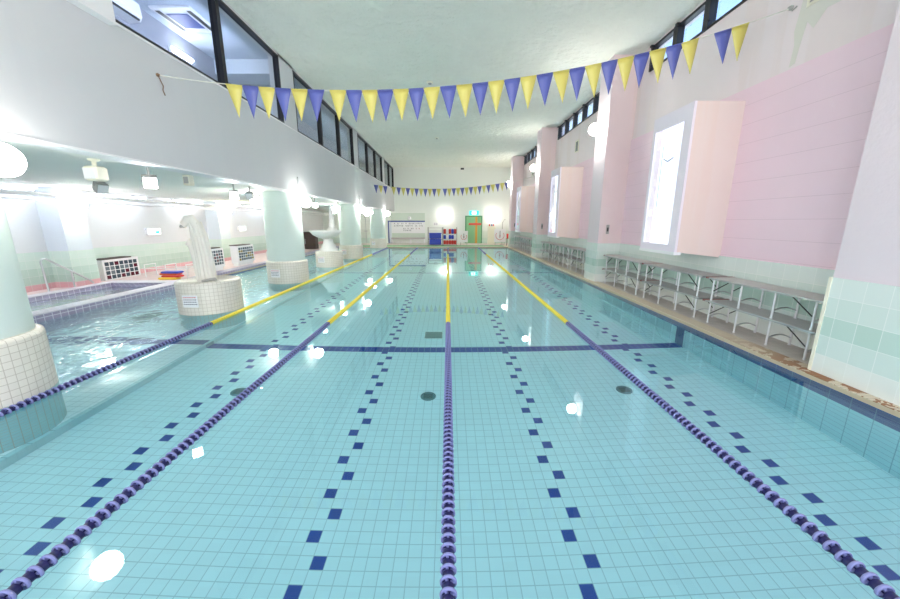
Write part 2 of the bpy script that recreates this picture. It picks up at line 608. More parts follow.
def copy_thing(src, loc, rz=0.0, label=None, group=None):
    r = src.copy()
    COL.objects.link(r)
    r.location = loc
    r.rotation_euler = (0, 0, rz)
    if label:
        r['label'] = label
    if group:
        r['group'] = group
    for ch in kids(src):
        c = ch.copy()
        COL.objects.link(c)
        c.parent = r
        for g in kids(ch):
            d = g.copy()
            COL.objects.link(d)
            d.parent = c
    return r

# ================================================================== dimensions
DZ = 0.05            # deck level, the water lies at 0
Y0, Y1 = 0.45, 23.2  # pool ends
XR = 3.92            # right pool edge
XS = -4.0            # step between deep pool and shallow shelf
XB = -4.08           # face of the left beam
XW = 4.70            # recessed right wall
XP = 4.05            # face of the right piers
XL = -9.6            # left wall
YE = 27.6            # end wall
ZC = 5.63            # ceiling
ZB = 2.455           # low ceiling under the gallery
ZD = 1.10            # top of the tile dado
PD, SD = -1.2, -1.03 # floor levels
PIER_Y = [(2.70, 3.62), (9.55, 10.27), (16.25, 16.98), (22.95, 23.7)]
COL_Y = [3.13, 10.0, 16.7, 23.4]
CX = -4.58           # round columns

# ================================================================== structure
struct('floor_pool_deep', MB().box(XS, Y0 - .1, PD - .1, XR, Y1, PD), M_pfloor)
struct('floor_pool_shallow', MB().box(-9.0, Y0 - .1, SD - .3, XS, Y1, SD), M_sfloor)
struct('wall_pool_right', MB().box(XR, Y0 - .1, PD - .1, XR + .12, Y1 + .1, DZ), M_pwall)
struct('wall_pool_far', MB().box(-9.0, Y1, PD - .1, XR + .12, Y1 + .12, DZ - 0.001), M_pwall)
struct('wall_pool_near', MB().box(-9.0, Y0 - .2, PD - .1, XR + .12, Y0 - .1, DZ), M_pwall)
struct('wall_pool_left', MB().box(-7.2, 9.3, SD - .1, -7.08, Y1, DZ), M_pwall)
struct('trim_pool_step', MB().box(XS - .05, Y0 - .1, SD - .002, XS + .006, Y1, SD + .004), flat_tile('step_edge_tile', srgb(180, 230, 238), srgb(130, 180, 190), TILE * 2, 0.01))

struct('trim_drain_right', MB().box(XR, Y0 - .1, DZ, XR + .24, YE, DZ + .006), M_grate)
struct('floor_deck_right', MB().box(XR + .12, -3, -.3, XW + .3, YE, DZ), M_deck)
struct('floor_deck_near', MB().box(XL - .2, -3, -.3, XR + .12, Y0 - .2, DZ), M_deck)
struct('floor_deck_far', MB().box(XL - .2, Y1 + .12, -.3, XR + .12, YE + .2, DZ), M_deck)
struct('trim_far_edge', MB().box(XS, Y1 - .02, DZ, XR, Y1 + .35, DZ + .012), simple('pale_edge_tile', srgb(228, 226, 206), 0.5))
struct('floor_deck_left', MB().box(XL - .2, 9.3, -.3, -7.2, Y1 + .12, DZ + .05).box(XL - .2, Y0 - .2, -.3, -8.95, 9.3, DZ + .05), M_deck_pink)

# water surfaces
w = MB().add([(-6.95, Y0 - .1, 0), (XR, Y0 - .1, 0), (XR, Y1, 0), (-7.1, Y1, 0), (-7.1, 9.2, 0), (-6.95, 9.2, 0)], [(0, 1, 2, 3, 4, 5)])
w = w.build('pool_water', M_water)
tag(w, 'clear turquoise water of the lap pool, calm in the lanes and rippled beyond', 'water', kind='stuff')

# ceiling, end wall, left beam and gallery
struct('ceiling', MB().box(XL - .2, -3, ZC, XW + .3, YE + .2, ZC + .2), M_ceiling)
struct('wall_end', MB().box(XL - .2, YE, DZ, XW + .3, YE + .2, ZC), M_end)
struct('trim_end_dado', MB().box(1.2, YE - .012, DZ, XW, YE, ZD - .1).box(XL, YE - .012, DZ, -4.9, YE, ZD), M_dado_end)
gp = [(4.86, 9.5), (10.3, 16.2), (17.0, 23.0), (23.8, YE)]
bm_ = MB().box(XB - .25, -3, ZB, XB, YE, 4.06)
ys = [-3] + [v for a in gp for v in a]
for a, b_ in zip(ys[0::2], ys[1::2]):
    if b_ - a > 0.01:
        bm_.box(XB - .25, a, 4.06, XB, b_, ZC)
bm_.box(XB - .25, -3, 5.57, XB, YE, ZC)
struct('wall_left_upper', bm_, M_beam)
struct('trim_beam_lip', MB().box(XB - .26, -3, ZB - .012, XB + .012, YE, ZB + .012), M_white)
struct('trim_sill_left', MB().box(XB - .05, 4.86, 4.035, XB + .02, YE, 4.056), M_white)
struct('trim_pier_left', MB().box(XB, 4.05, 4.0, XB + .1, 4.84, ZC).box(XB - .01, 4.0, 3.98, XB + .11, 4.86, 4.0), M_white)
struct('ceiling_low', MB().box(XL - .2, -3, ZB, XB - .2, YE, ZB + .3), M_lowceil)
struct('wall_left', MB().box(XL - .2, -3, DZ, XL, YE, ZB), M_leftwall)
struct('trim_left_dado', MB().box(XL, -3, DZ, XL + .015, YE, .98), M_dado_left)
struct('wall_gallery_back', MB().box(-5.9, -3, ZB + .3, -5.75, YE, ZC), M_bluegrey)
struct('wall_gallery_cross', MB().box(-5.75, 10.5, ZB + .3, -4.6, 10.6, 5.2), M_bluewall)
struct('ceiling_gallery', MB().box(-5.75, -3, ZC - .06, XB - .25, YE, ZC - .001), M_galceil)
struct('trim_gallery_beam', MB().box(-5.75, 9.7, 5.25, XB - .25, 10.4, ZC - .06), M_bluewall)
# left pilasters
struct('wall_pilaster_left', MB().box(XL, 8.5, .98, -9.1, 9.1, ZB), M_bluewall)
struct('trim_pilaster_dado_left', MB().box(XL + .015, 8.49, DZ + .05, -9.09, 9.11, .985), M_dado_left)
struct('wall_pilaster_mid', MB().box(XL, 14.3, .98, -9.1, 14.95, ZB), M_bluewall)
struct('trim_pilaster_dado_mid', MB().box(XL + .015, 14.29, DZ + .05, -9.09, 14.96, .985), M_dado_left)
struct('trim_left_conduits', MB().tube([(-8.9, 2.0, 2.26), (-8.9, YE - .1, 2.26)], .045, 10).tube([(-9.15, 2.0, 2.16), (-9.15, YE - .1, 2.16)], .03, 10), M_white)

# right wall with clerestory openings
CB, CT = 5.06, 5.58
bays = [(3.62, 9.55), (10.27, 16.25), (16.98, 22.95), (23.7, YE)]
wr = MB().box(XW, -3, DZ, XW + .2, YE, CB).box(XW, -3, CT, XW + .2, YE, ZC)
clere = [(3.62, 9.05), (10.35, 15.95), (17.05, 22.65)]
prev = -3
for a, b_ in clere:
    wr.box(XW, prev, CB, XW + .2, a, CT)
    prev = b_
wr.box(XW, prev, CB, XW + .2, YE, CT)
struct('wall_right', wr, M_upper)
for i, (a, b_) in enumerate(bays[:3]):
    struct('trim_pink_boards_%d' % (i + 1), MB().box(XW - .03, a, ZD, XW, b_, 3.70), M_pink)
    struct('trim_dado_right_%d' % (i + 1), MB().box(XW - .05, a, DZ, XW - .0, b_, ZD), M_dado)
    # clerestory window: black frame, mullions, glass
    y0, y1 = clere[i]
    f = MB().box(XW - .02, y0, CB, XW + .1, y1, CB + .04).box(XW - .02, y0, CT - .05, XW + .1, y1, CT)
    n = 6
    for k in range(n + 1):
        yy = y0 + (y1 - y0) * k / n
        f.box(XW - .04, max(y0, yy - .07), CB, XW + .1, min(y1, yy + .07), CT)
    fo = struct('window_%d' % (i + 1), f, M_black)
    g_ = MB().box(XW + .05, y0, CB, XW + .056, y1, CT).build('pane', thin_glass('clerestory_glass', (0.8, 0.9, 1.0)) if i == 0 else MAT['clerestory_glass'], fo)
    h_ = MB()
    for k in range(1, n + 1):
        yy = y0 + (y1 - y0) * k / n
        h_.box(XW - .10, yy - .13, CT - .05, XW - .03, yy - .06, CT - .01)
        h_.box(XW - .06, yy - .11, CB + .12, XW - .02, yy - .06, CB + .2)
    h_.build('latch', M_black, fo)

# left gallery windows
wi = 4
for (a, b_), n in zip(gp, (2, 3, 3, 2)):
    f = MB().box(XB - .12, a, 4.06, XB + .004, b_, 4.10).box(XB - .12, a, 5.53, XB + .004, b_, 5.57)
    for k in range(n + 1):
        yy = a + (b_ - a) * k / n
        wd = .05 if k not in (0, n) else .04
        f.box(XB - .12, max(a, yy - wd), 4.06, XB + .008, min(b_, yy + wd), 5.57)
    fo = struct('window_%d' % wi, f, M_black)
    MB().box(XB - .063, a, 4.06, XB - .057, b_, 5.57).build('pane', M_glass, fo)
    wi += 1

# ================================================================== right piers
plab = ['white square pier at the right edge, nearest, mint tile base and cream corner strip',
        'second square pier on the right, between the nearest two window bays',
        'third square pier on the right, beyond the second tall window',
        'farthest square pier on the right, beside the end wall']
for i, (a, b_) in enumerate(PIER_Y):
    t = thing('wall_pier', plab[i], 'pier', (0, 0, 0), 0, 'square piers along the right wall')
    MB().box(XP, a, ZD, XW, b_, ZC).build('shaft', M_pier if i == 0 else M_pier_side, t)
    if i:
        MB().box(XP - .006, a, ZD, XP, b_, ZC).build('front_face', M_pier, t)
    MB().box(XP - .012, a - .012, DZ, XW - .0, b_ + .012, ZD).build('tile_base', M_dado, t)
    if i == 0:
        MB().box(XP - .02, b_ - .01, DZ, XP + .03, b_ + .022, ZD + .0).build('corner_strip', M_cream, t)

# switch plates on the near sides of the piers
for i, lab in ((1, 'small grey switch plate on the near side of the second right pier'),
               (2, 'small grey switch plate on the near side of the third right pier'),
               (3, 'small grey switch plate on the near side of the farthest right pier')):
    a = PIER_Y[i][0]
    t = thing('switch_plate', lab, 'switch', (4.28, a, 1.47), 0, 'switch plates on the piers')
    MB().box(-.04, -.015, -.12, .04, 0, .12, bev=.004).build('plate', M_greymetal, t)
    MB().box(-.018, -.022, -.05, .018, -.014, .05).build('button', M_black, t)

# ================================================================== bay windows
def bay_window(y, lab):
    t = thing('bay_window', lab, 'window', (0, y, 0), 0, 'boxed windows on the right wall')
    x0, x1, L = 3.88, XW - .03, 1.08
    zb, zt = 1.16, 3.52
    # near side panel with its lower edge dropping to the wall
    MB().prism([(x0, zb), (x1, zb - .09), (x1, zt), (x0, zt)], 'y', 0.0, .04).build('side_panel', M_peach, t)
    MB().prism([(x0, zb), (x1, zb - .09), (x1, zt), (x0, zt)], 'y', L - .04, L).build('far_panel', M_peach, t)
    MB().box(x0, .04, zt - .04, x1, L - .04, zt).box(x0, .04, zb, x1, L - .04, zb + .04).build('casing', M_white, t)
    MB().box(x0 - .02, -.01, zb - .05, x0 + .1, L + .01, zb).build('sill', M_white, t)
    fr = MB()
    fr.box(x0 - .012, -.004, zb, x0 + .03, L + .004, zb + .12).box(x0 - .012, -.004, zt - .24, x0 + .03, L + .004, zt)
    fr.box(x0 - .012, -.004, zb + .12, x0 + .03, .2, zt - .24).box(x0 - .012, L - .08, zb + .12, x0 + .03, L + .004, zt - .24)
    fr.build('frame', M_frame, t)
    MB().box(x0 + .012, .2, zb + .12, x0 + .016, L - .08, zt - .24).build('pane', M_glass, t)
    MB().box(x0 + .14, .05, zb + .05, x0 + .15, L - .05, zt - .05).build('daylight_screen', M_daypane, t)
    MB().tube([(x0 + .07, L - .24, zb + .55), (x0 + .07, L - .24, zt - .5)], .007, 8).build('rod', M_greymetal, t)
    MB().tube([(x0 + .07, .5, zt - .75), (x0 + .05, .62, zt - .8), (x0 + .05, .75, zt - .74)], .011, 8).build('handle', M_greymetal, t)
    return t
bay_window(6.0, 'nearest boxed window with peach side panel, above the nearest benches')
bay_window(12.7, 'second boxed window with pink side panel, between second and third right piers')
bay_window(19.4, 'farthest boxed window with pink side panel on the right wall')

# vents high on the right wall
for y, z, lab in ((5.1, 4.60, 'small vent with green peeling surround high above nearest pink boards'),
                  (13.6, 4.35, 'small grey vent under the second row of clerestory windows'),
                  (20.4, 4.35, 'small grey vent under the farthest row of clerestory windows')):
    t = thing('wall_vent', lab, 'vent', (XW, y, z), 0, 'vents high on the right wall')
    MB().box(-.02, -.16, -.2, 0, .16, -.17).box(-.02, -.16, .17, 0, .16, .2).box(-.02, -.16, -.17, 0, -.13, .17).box(-.02, .13, -.17, 0, .16, .17).build('frame', M_cream, t)
    lv = MB()
    for k in range(8):
        zz = -.16 + k * .043
        lv.add([(-.015, -.13, zz), (-.015, .13, zz), (-.002, .13, zz + .036), (-.002, -.13, zz + .036)], [(0, 1, 2, 3)])
    lv.build('louvre', M_navyp if y < 5 else M_greymetal, t)
    MB().box(-.003, -.13, -.17, -.001, .13, .17).build('backing', M_black, t)
    if y < 6:
        pp = [(-.6, -.16), (-.34, -.36), (-.12, -.34), (.02, -.5), (.12, -.38), (.16, -.6), (.19, -.84), (.27, -.86), (.25, -.6), (.29, -.42), (.26, -.2), (.2, .25), (-.3, .25)]
        MB().prism(pp, 'x', -.004, -.001).build('peeling_patch', simple('peeling_mint_paint', srgb(220, 217, 208), 0.8), t)

# ================================================================== benches (stacked low tables)
BL, BD, BH = 1.84, 0.42, 0.372
def make_bench(label, group):
    t = thing('folding_bench', label, 'bench', (0, 0, 0), 0, group)
    MB().box(-BD / 2 + .008, .008, BH - .022, BD / 2 - .008, BL - .03, BH, bev=.004).build('top', M_greytop, t)
    e = MB().box(-BD / 2, 0, BH - .026, -BD / 2 + .01, BL - .02, BH - .002).box(BD / 2 - .01, 0, BH - .026, BD / 2, BL - .02, BH - .002).box(-BD / 2, 0, BH - .026, BD / 2, .01, BH - .002)
    e.build('edge_trim', M_steel, t)
    MB().box(-BD / 2, BL - .06, BH - .026, BD / 2, BL, BH + .001).build('end_cap', M_red, t)
    for k, yy in enumerate((.12, .64, 1.18, 1.72)):
        for s in (-1, 1):
            x = s * (BD / 2 - .05)
            MB().tube([(x - s * .0, yy, BH - .026), (x, yy, .006)], .0135, 8).lathe([(.017, 0), (.017, .02)], 8, (x, yy, 0)).build('leg', M_chrome, t)
        b = MB()
        pts = []
        for q in range(9):
            xx = -(BD / 2 - .05) + (BD - .1) * q / 8
            pts.append((xx, yy, .10 + .05 * math.sin(PI * q / 8)))
        b.tube(pts, .008, 6)
        b.build('brace', M_steel, t)
    for s in (0, 1):
        y_a, y_b = (.14, .42) if s == 0 else (BL - .14, BL - .42)
        for x in (-BD / 2 + .05, BD / 2 - .05):
            MB().tube([(x, y_a, .16), (x, y_b, BH - .03)], .007, 6).build('strut', M_black, t)
        yc = .1 if s == 0 else BL - .14
        MB().box(-BD / 2 + .05, yc, BH - .05, BD / 2 - .05, yc + .03, BH - .024).build('crossbar', M_steel, t)
    return t
proto = None
lev = ['lower', 'upper']
pos_w = ['nearest the camera', 'in the middle', 'farthest off']
bay_w = ['nearest bay', 'second bay', 'farthest bay']
for bi, ys_ in enumerate(((3.80, 5.73, 7.66), (10.4, 12.32, 14.24), (17.1, 19.02, 20.94))):
    for k, y in enumerate(ys_):
        for l in range(2):
            lab = '%s grey folding bench of the stack %s in the %s' % (lev[l], pos_w[k], bay_w[bi])
            grp = 'folding benches stacked along the right wall'
            loc = (4.43, y, DZ + .0 + l * BH)
            if proto is None:
                proto = make_bench(lab, grp)
                proto.location = loc
            else:
                copy_thing(proto, loc, 0, lab, grp)

# ================================================================== round columns
clab = ['pale round column at the left edge, nearest, on a white mosaic base in the water',
        'second round column from the left edge, behind the first water fountain',
        'third round column, beyond the bowl fountain in the shallow water',
        'farthest round column near the end wall on the left']
for i, y in enumerate(COL_Y):
    t = thing('round_column', clab[i], 'column', (CX, y, SD), 0, 'round columns of the shallow pool')
    MB().lathe([(.545, 0), (.545, 1.60), (.535, 1.63), (.49, 1.645)], 48).build('mosaic_base', M_mosaic, t).location = (0, 0, 0)
    MB().lathe([(.485, 1.64), (.485, ZB - SD)], 48).build('shaft', M_shaft, t)
# shift mosaic tile coordinate so that z = 0 is the waterline
for o in bpy.data.objects:
    if o.name.startswith('mosaic_base'):
        for v in o.data.vertices:
            v.co.z += SD
        o.location.z = -SD

# ================================================================== globe lamps
def globe(name, loc, side, lab, r=.145, mat=None, arm=True):
    """side: unit direction from the wall towards the globe"""
    t = thing(name, lab, 'lamp', loc, 0, 'white globe lamps')
    MB().sphere((0, 0, 0), r, 24, 14).build('globe', mat or M_globe, t)
    a = MB()
    d = Vector(side)
    if arm:
        w_ = d * -(r + .06)
        a.tube([tuple(d * -(r * .9)), tuple(w_)], .05, 12)
        a.lathe([(.06, r - .01), (.03, r + .03)], 12, (0, 0, 0))
    a.build('bracket', M_white, t)
    return t
nm = ['nearest round column at the left edge', 'second round column', 'third round column', 'farthest round column']
for i, y in enumerate(COL_Y):
    a_ = .26 if i == 0 else 0.0
    globe('globe_lamp', (CX + .665 * math.cos(a_), y + .665 * math.sin(a_), 2.2), (math.cos(a_), math.sin(a_), 0), 'white globe lamp on the pool side of the %s' % nm[i], .145, M_globe_end if i == 0 else M_globe)
    if i:
        globe('globe_lamp', (CX - .485 - .2, y, 2.2), (-1, 0, 0), 'white globe lamp on the wall side of the %s' % nm[i])
pn = ['', 'second right pier', 'third right pier', 'farthest right pier']
for i in (1, 2, 3):
    a, b_ = PIER_Y[i]
    globe('globe_lamp', (XP - .2, (a + b_) / 2, 4.03), (-1, 0, 0), 'glowing white globe lamp high on the %s' % pn[i])
globe('globe_lamp', (-.2, YE - .2, 2.17), (0, -1, 0), 'glowing white globe lamp on end wall above the float racks', .16, M_globe_end)
globe('globe_lamp', (3.45, YE - .2, 2.17), (0, -1, 0), 'glowing white globe lamp on end wall right of the green door', .16, M_globe_end)
globe('globe_lamp', (-8.9, 8.8, 2.1), (1, 0, 0), 'glowing white globe lamp on left wall pilaster above the handrail', .15, M_globe_end)
globe('globe_lamp', (-8.9, 14.6, 2.1), (1, 0, 0), 'yellowish globe lamp on the left wall, right of the spout fountain', .15, M_globe_warm)
# conduits above the pool side globes
for i, y in enumerate(COL_Y[1:]):
    t = MB().box(XB, y - .045, 2.3, XB + .05, y + .045, 2.86, bev=.008).build('lamp_conduit', M_beam)
    tag(t, ['pale conduit box on the left beam above the second round column',
            'pale conduit box on the left beam above the third round column',
            'pale conduit box on the left beam above the farthest round column'][i], 'conduit', 'conduits above the globe lamps')

# ================================================================== lane ropes
PITCH = .057
def float_mesh(m_out, m_in):
    b = MB()
    # barrel ring
    prof = [(.0385, -.008), (.0410, -.004), (.0410, .004), (.0385, .008), (.0325, .008), (.0315, 0), (.0325, -.008), (.0385, -.008)]
    b.lathe(prof, 18, axis='y', mi=0, cap=False)
    b.lathe([(.011, -.0275), (.011, .0275)], 10, axis='y', mi=1)
    for k in range(4):
        a = PI / 2 * k
        c, s = math.cos(a), math.sin(a)
        tx, tz = -s * .0055, c * .0055
        v = []
        for yy in (-.010, .008):
            for r in (.011, .033):
                for q in (-1, 1):
                    v.append((c * r + tx * q, yy, s * r + tz * q))
        b.add(v, [(0, 1, 3, 2), (4, 6, 7, 5), (0, 2, 6, 4), (1, 5, 7, 3), (2, 3, 7, 6), (0, 4, 5, 1)], 0)
    # added drum between the rims, navy on blue floats for the gap shade
    b.lathe([(.0315, .004), (.029, .012), (.029, .040), (.02, .046)], 14, axis='y', mi=1)
    return b.mesh('float', [m_out, m_in])
fm_n = float_mesh(M_float, M_float_in)
fm_y = float_mesh(M_floaty, M_floaty)
ropes = [(-3.95, 'leftmost lane rope, beside the round columns'), (-2.0, 'second lane rope from the left, before the shelf step'),
         (0.0, 'lane rope running straight up the middle of the pool'), (2.0, 'rightmost lane rope, nearest the stacked benches')]
for x, lab in ropes:
    t = thing('lane_rope', lab + ', blue near and yellow beyond', 'lane rope', (x, Y0 - .1, .008), 0, 'lane ropes floating on the pool')
    MB().tube([(0, 0, 0), (0, Y1 - Y0 + .1, 0)], .005, 6).build('cable', M_steel, t)
    N = int((Y1 - Y0) / PITCH)
    run = MB()
    for i in range(N):
        y = .06 + i * PITCH
        yw = y + Y0 - .1
        yel = 5.62 < yw < 18.2
        if i < 100:
            o = bpy.data.objects.new('float', fm_y if yel else fm_n)
            COL.objects.link(o)
            o.parent = t
            o.location = (0, y, 0)
            o.rotation_euler = (random.uniform(-.05, .05), i * .07 + .1, random.uniform(-.04, .04))
        else:
            run.lathe([(.02, -.009), (.0405, -.007), (.0405, .009), (.02, .011)], 10, (0, y, 0), 'y', 0 if yel else 1, True, True)
            run.lathe([(.029, .008), (.029, .05)], 8, (0, y, 0), 'y', 0 if yel else 2, True, False)  # drum again, navy on blue floats for the gap shade
    o = run.build('float_run', [M_floaty, M_float, M_float_in], t)
    o['kind'] = 'stuff'

# ================================================================== bunting
def catenary(x, x0, z0, x1, z1, sag):
    t = (x - x0) / (x1 - x0)
    return z0 + (z1 - z0) * t - sag * 4 * t * (1 - t)
def bunting(lab, y, x0, z0, x1, z1, sag, flags, wd, ht):
    t = thing('bunting', lab, 'bunting', (0, y, 0), 0, 'bunting strings across the pool')
    pts = [(x0 + (x1 - x0) * k / 60, 0, catenary(x0 + (x1 - x0) * k / 60, x0, z0, x1, z1, sag)) for k in range(61)]
    MB().tube(pts, .006, 6).build('string', M_string, t)
    for x, c in flags:
        a, b_ = x - wd / 2, x + wd / 2
        za, zb = (catenary(q, x0, z0, x1, z1, sag) for q in (a, b_))
        tw = random.uniform(-.035, .035)
        tip = (x + random.uniform(-.012, .012) + max(0, zb - za) * .75, tw, (za + zb) / 2 - ht)
        m = MB()
        n = 6
        # slightly curled cloth, 2 mm thick
        rows = []
        for s in (0, 1):
            for k in range(n + 1):
                q = k / n
                l = Vector((a, 0, za)).lerp(Vector(tip), q)
                r = Vector((b_, 0, zb)).lerp(Vector(tip), q)
                mid = (l + r) / 2
                bow = .012 * math.sin(q * 3 + x * 5)
                for p in (l, mid + Vector((0, bow, 0)), r):
                    rows.append((p.x, p.y + (.001 if s else -.001), p.z))
        f = []
        K = (n + 1) * 3
        for s in (0, 1):
            for k in range(n):
                for c_ in range(2):
                    i = s * K + k * 3 + c_
                    f.append((i, i + 1, i + 4, i + 3))
        for k in range(n):
            for c_ in (0, 2):
                i = k * 3 + c_
                f.append((i, i + 3, i + K + 3, i + K))
        for c_ in range(2):
            f.append((c_, c_ + 1, c_ + K + 1, c_ + K))
        m.add(rows, f, 0, True)
        m.tube([(a, 0, za), (b_, 0, zb)], .008, 6)
        m.build('pennant', M_bluefl if c == 'B' else M_yelfl, t)
    return t
def px_x(p, y, py):
    # horizontal place of a flag on the string
    v = (299.5 - py) / 350.0
    return ((p - 450) / 350.0 + .0057) * y / (.976 + v * .2164)
tips = [(236, 'Y'), (252, 'B'), (268, 'Y'), (284, 'B'), (300.5, 'Y'), (317, 'B'), (339, 'Y'), (355, 'B'), (371, 'Y'), (386.5, 'B'), (402, 'Y'), (417.5, 'B'),
        (433, 'Y'), (449.5, 'B'), (465.5, 'Y'), (481.5, 'B'), (497.5, 'Y'), (513.5, 'B'), (529.5, 'Y'), (546, 'B'), (562.5, 'Y'), (578.5, 'B'), (594.5, 'Y'), (610.5, 'B'),
        (627, 'Y'), (642.5, 'B'), (659, 'Y'), (675, 'B'), (691, 'Y'), (724, 'B'), (741, 'Y')]
FL1 = [(px_x(p - 1, 5.5, 84 - 48 * max(0, (p - 450) / 290) ** 1.7), c) for p, c in tips]
bunting('near bunting of blue and yellow pennants crossing overhead from beam to wall', 5.5, XB, 3.68, XW, 4.52, .53, FL1, .238, .42)
z2 = [25, 53, 80, 130, 160, 188, 215, 241, 267, 294, 320, 347, 373, 400, 437, 464, 490, 516, 541, 567, 593, 619, 645, 671, 697, 724, 752, 780, 806]
FL2 = []
cc = 'BYBYBYBYBYBYBYBYBYBYBYBYBYBYB'
for q, c in zip(z2, cc):
    FL2.append((px_x(370 + (q + 13) / 6.0, 19.6, 188), c))
bunting('far bunting of small blue and yellow pennants near the end wall', 19.6, XB, 3.62, XW, 4.05, .42, FL2, .235, .42)
# hooks with cord ends
tag(MB().lathe([(.022, 0), (.022, .02), (.01, .04)], 10, (XB, 5.5, 3.68), 'x').tube([(XB + .015, 5.5, 3.67), (XB + .02, 5.56, 3.56), (XB + .02, 5.54, 3.5), (XB + .02, 5.57, 3.44)], .007, 6).build('wall_hook', M_brownstain),
    'small rusty hook with a cord end on the left beam, holding near bunting', 'hook')
tag(MB().lathe([(.012, -.05), (.03, -.02), (.03, 0)], 10, (XW, 5.5, 4.52), 'x').tube([(XW - .02, 5.5, 4.51), (XW - .03, 5.45, 4.46), (XW - .02, 5.4, 4.49)], .008, 6).build('wall_hook', M_greymetal),
    'small hook with a cord end high on right wall, holding near bunting', 'hook')

# ================================================================== hot tub
TX0, TX1, TY0, TY1, TZ = -8.95, -6.95, 1.0, 9.3, .14
t = thing('hot_tub', 'raised lilac tiled tub with rippled water at the far left', 'tub', (0, 0, 0))
m = MB()
m.box(TX1 - .3, TY0, SD, TX1, TY1, TZ - .02)
m.box(TX0, TY0, SD, TX0 + .22, TY1, TZ - .02)
m.box(TX0 + .22, TY1 - .3, SD, TX1 - .3, TY1, TZ - .02).box(TX0 + .22, TY0, SD, TX1 - .3, TY0 + .3, TZ - .02)
m.build('rim_wall', M_coping, t)
m = MB()
m.box(TX1 - .32, TY0 - .02, TZ - .02, TX1 + .02, TY1 + .02, TZ, bev=.006)
m.box(TX0 - .02, TY0 - .02, TZ - .02, TX0 + .24, TY1 + .02, TZ, bev=.006)
m.box(TX0 + .24, TY1 - .32, TZ - .02, TX1 - .32, TY1 + .02, TZ, bev=.006).box(TX0 + .24, TY0 - .02, TZ - .02, TX1 - .32, TY0 + .32, TZ, bev=.006)
m.build('coping', M_copingtop, t)
MB().box(TX0 + .2, TY0 + .3, -.6, TX1 - .3, TY1 - .3, -.55).build('basin_floor', M_sfloor, t)
w2 = MB().add([(TX0 + .22, TY0 + .3, .03), (TX1 - .3, TY0 + .3, .03), (TX1 - .3, TY1 - .3, .03), (TX0 + .22, TY1 - .3, .03)], [(0, 1, 2, 3)]).build('tub_water', M_tubwater)
tag(w2, 'rippled pale water inside the lilac tub', 'water', kind='stuff')
# far left pool coping beyond the tub
tag(MB().box(-7.4, 9.32, DZ, -7.06, Y1, TZ - .02, bev=.006).build('pool_coping', M_coping), 'lilac tiled coping along the shallow pool behind the fountains', 'coping')
# handrail
t = thing('handrail', 'chrome handrail sloping down into the lilac tub', 'handrail', (-9.0, 7.8, TZ))
MB().tube([(0, 0, -.05), (0, -.02, .66), (0, .02, .72), (0, .09, .72), (0, .95, .10), (0, 1.02, .02)], .02, 10).build('rail', M_steel, t)
MB().tube([(0, .56, -.05), (0, .56, .37)], .018, 10).build('post', M_steel, t)

# glass-block counters along the left wall
def block_counter(cx, y, cz, L, lab, cols, rows, pick):
    t = thing('glass_block_counter', lab, 'counter', (cx, y, cz), 0, 'glass block counters on the left wall')
    MB().box(-.26, 0, 0, -.03, L, .62).box(-.03, 0, 0, 0, L, .08).box(-.03, 0, .56, 0, L, .62).box(-.03, 0, .08, 0, .05, .56).box(-.03, L - .05, .08, 0, L, .56).build('frame', M_white, t)
    MB().box(-.029, .05, .08, -.002, L - .05, .56).build('grout_panel', M_white, t)
    m = MB()
    cw, rh = (L - .1) / cols, .48 / rows
    for i in range(cols):
        for j in range(rows):
            m.box(-.004, .05 + i * cw + .014, .08 + j * rh + .009, .001, .05 + (i + 1) * cw - .014, .08 + (j + 1) * rh - .009, random.choice(pick))
    m.build('glass_blocks', M_gb, t)
    if cz > .2:
        MB().box(-.24, .04, -.11, -.06, L - .04, 0).build('plinth', M_white, t)
    MB().box(-.28, -.02, .62, .02, L * .8, .65, bev=.006).build('worktop', M_dark, t)
    return t
block_counter(-9.3, 9.45, DZ - .01, 1.12, 'nearest dark glass block counter with maroon squares, behind the lilac tub', 7, 4, (0, 0, 2, 1))
block_counter(-7.5, 11.0, DZ + .16, .8, 'second glass block counter with red squares, right of spout fountain', 6, 5, (0, 2, 1, 0))
block_counter(-7.5, 12.6, DZ + .16, 1.05, 'third glass block counter with amber squares, before second column', 7, 5, (0, 3, 2, 0))

# wire rack and swim floats on the far left deck
t = thing('wire_rack', 'low white wire rack on the pink deck beyond the lilac tub', 'rack', (-8.0, 10.3, DZ + .05))
for x in (-.75, -.15, .45):
    MB().tube([(x, -.2, 0), (x, -.2, .36), (x, .2, .36), (x, .2, 0)], .014, 8).build('hoop', M_white, t)
MB().tube([(-.8, -.2, .25), (.55, -.2, .25)], .012, 8).build('rail', M_white, t)
MB().tube([(-.8, .2, .25), (.55, .2, .25)], .012, 8).build('rail', M_white, t)
for k, (x, y, z, mt, cl) in enumerate(((-7.8, 9.75, 0, M_yellow, 'yellow'), (-7.74, 9.8, .056, M_redp, 'red'), (-7.82, 9.85, .112, M_orangef, 'orange'), (-7.72, 9.78, .168, M_blue, 'blue'))):
    tag(MB().box(-.25, -.12, 0, .25, .12, .055, bev=.02).build('swim_float', mt, None, (x, y, DZ + .05 + z)), '%s foam swim float lying on the deck behind the spout fountain' % cl, 'swim float')

# exit lights on left wall
for y, lab in ((11.6, 'lit white sign box on the left wall, left of the spout fountain'), (16.6, 'lit white sign box on left wall, beside the second round column')):
    t = thing('sign_light', lab, 'sign', (XL, y, 1.36), 0, 'lit sign boxes on the left wall')
    MB().box(0, -.26, -.11, .09, .26, .11, bev=.01).build('housing', M_white, t)
    MB().box(.09, -.24, -.09, .096, .24, .09).build('lit_face', M_exitw, t)
    MB().box(.096, .03, -.06, .098, .2, .02).build('arrow_panel', M_exit, t)

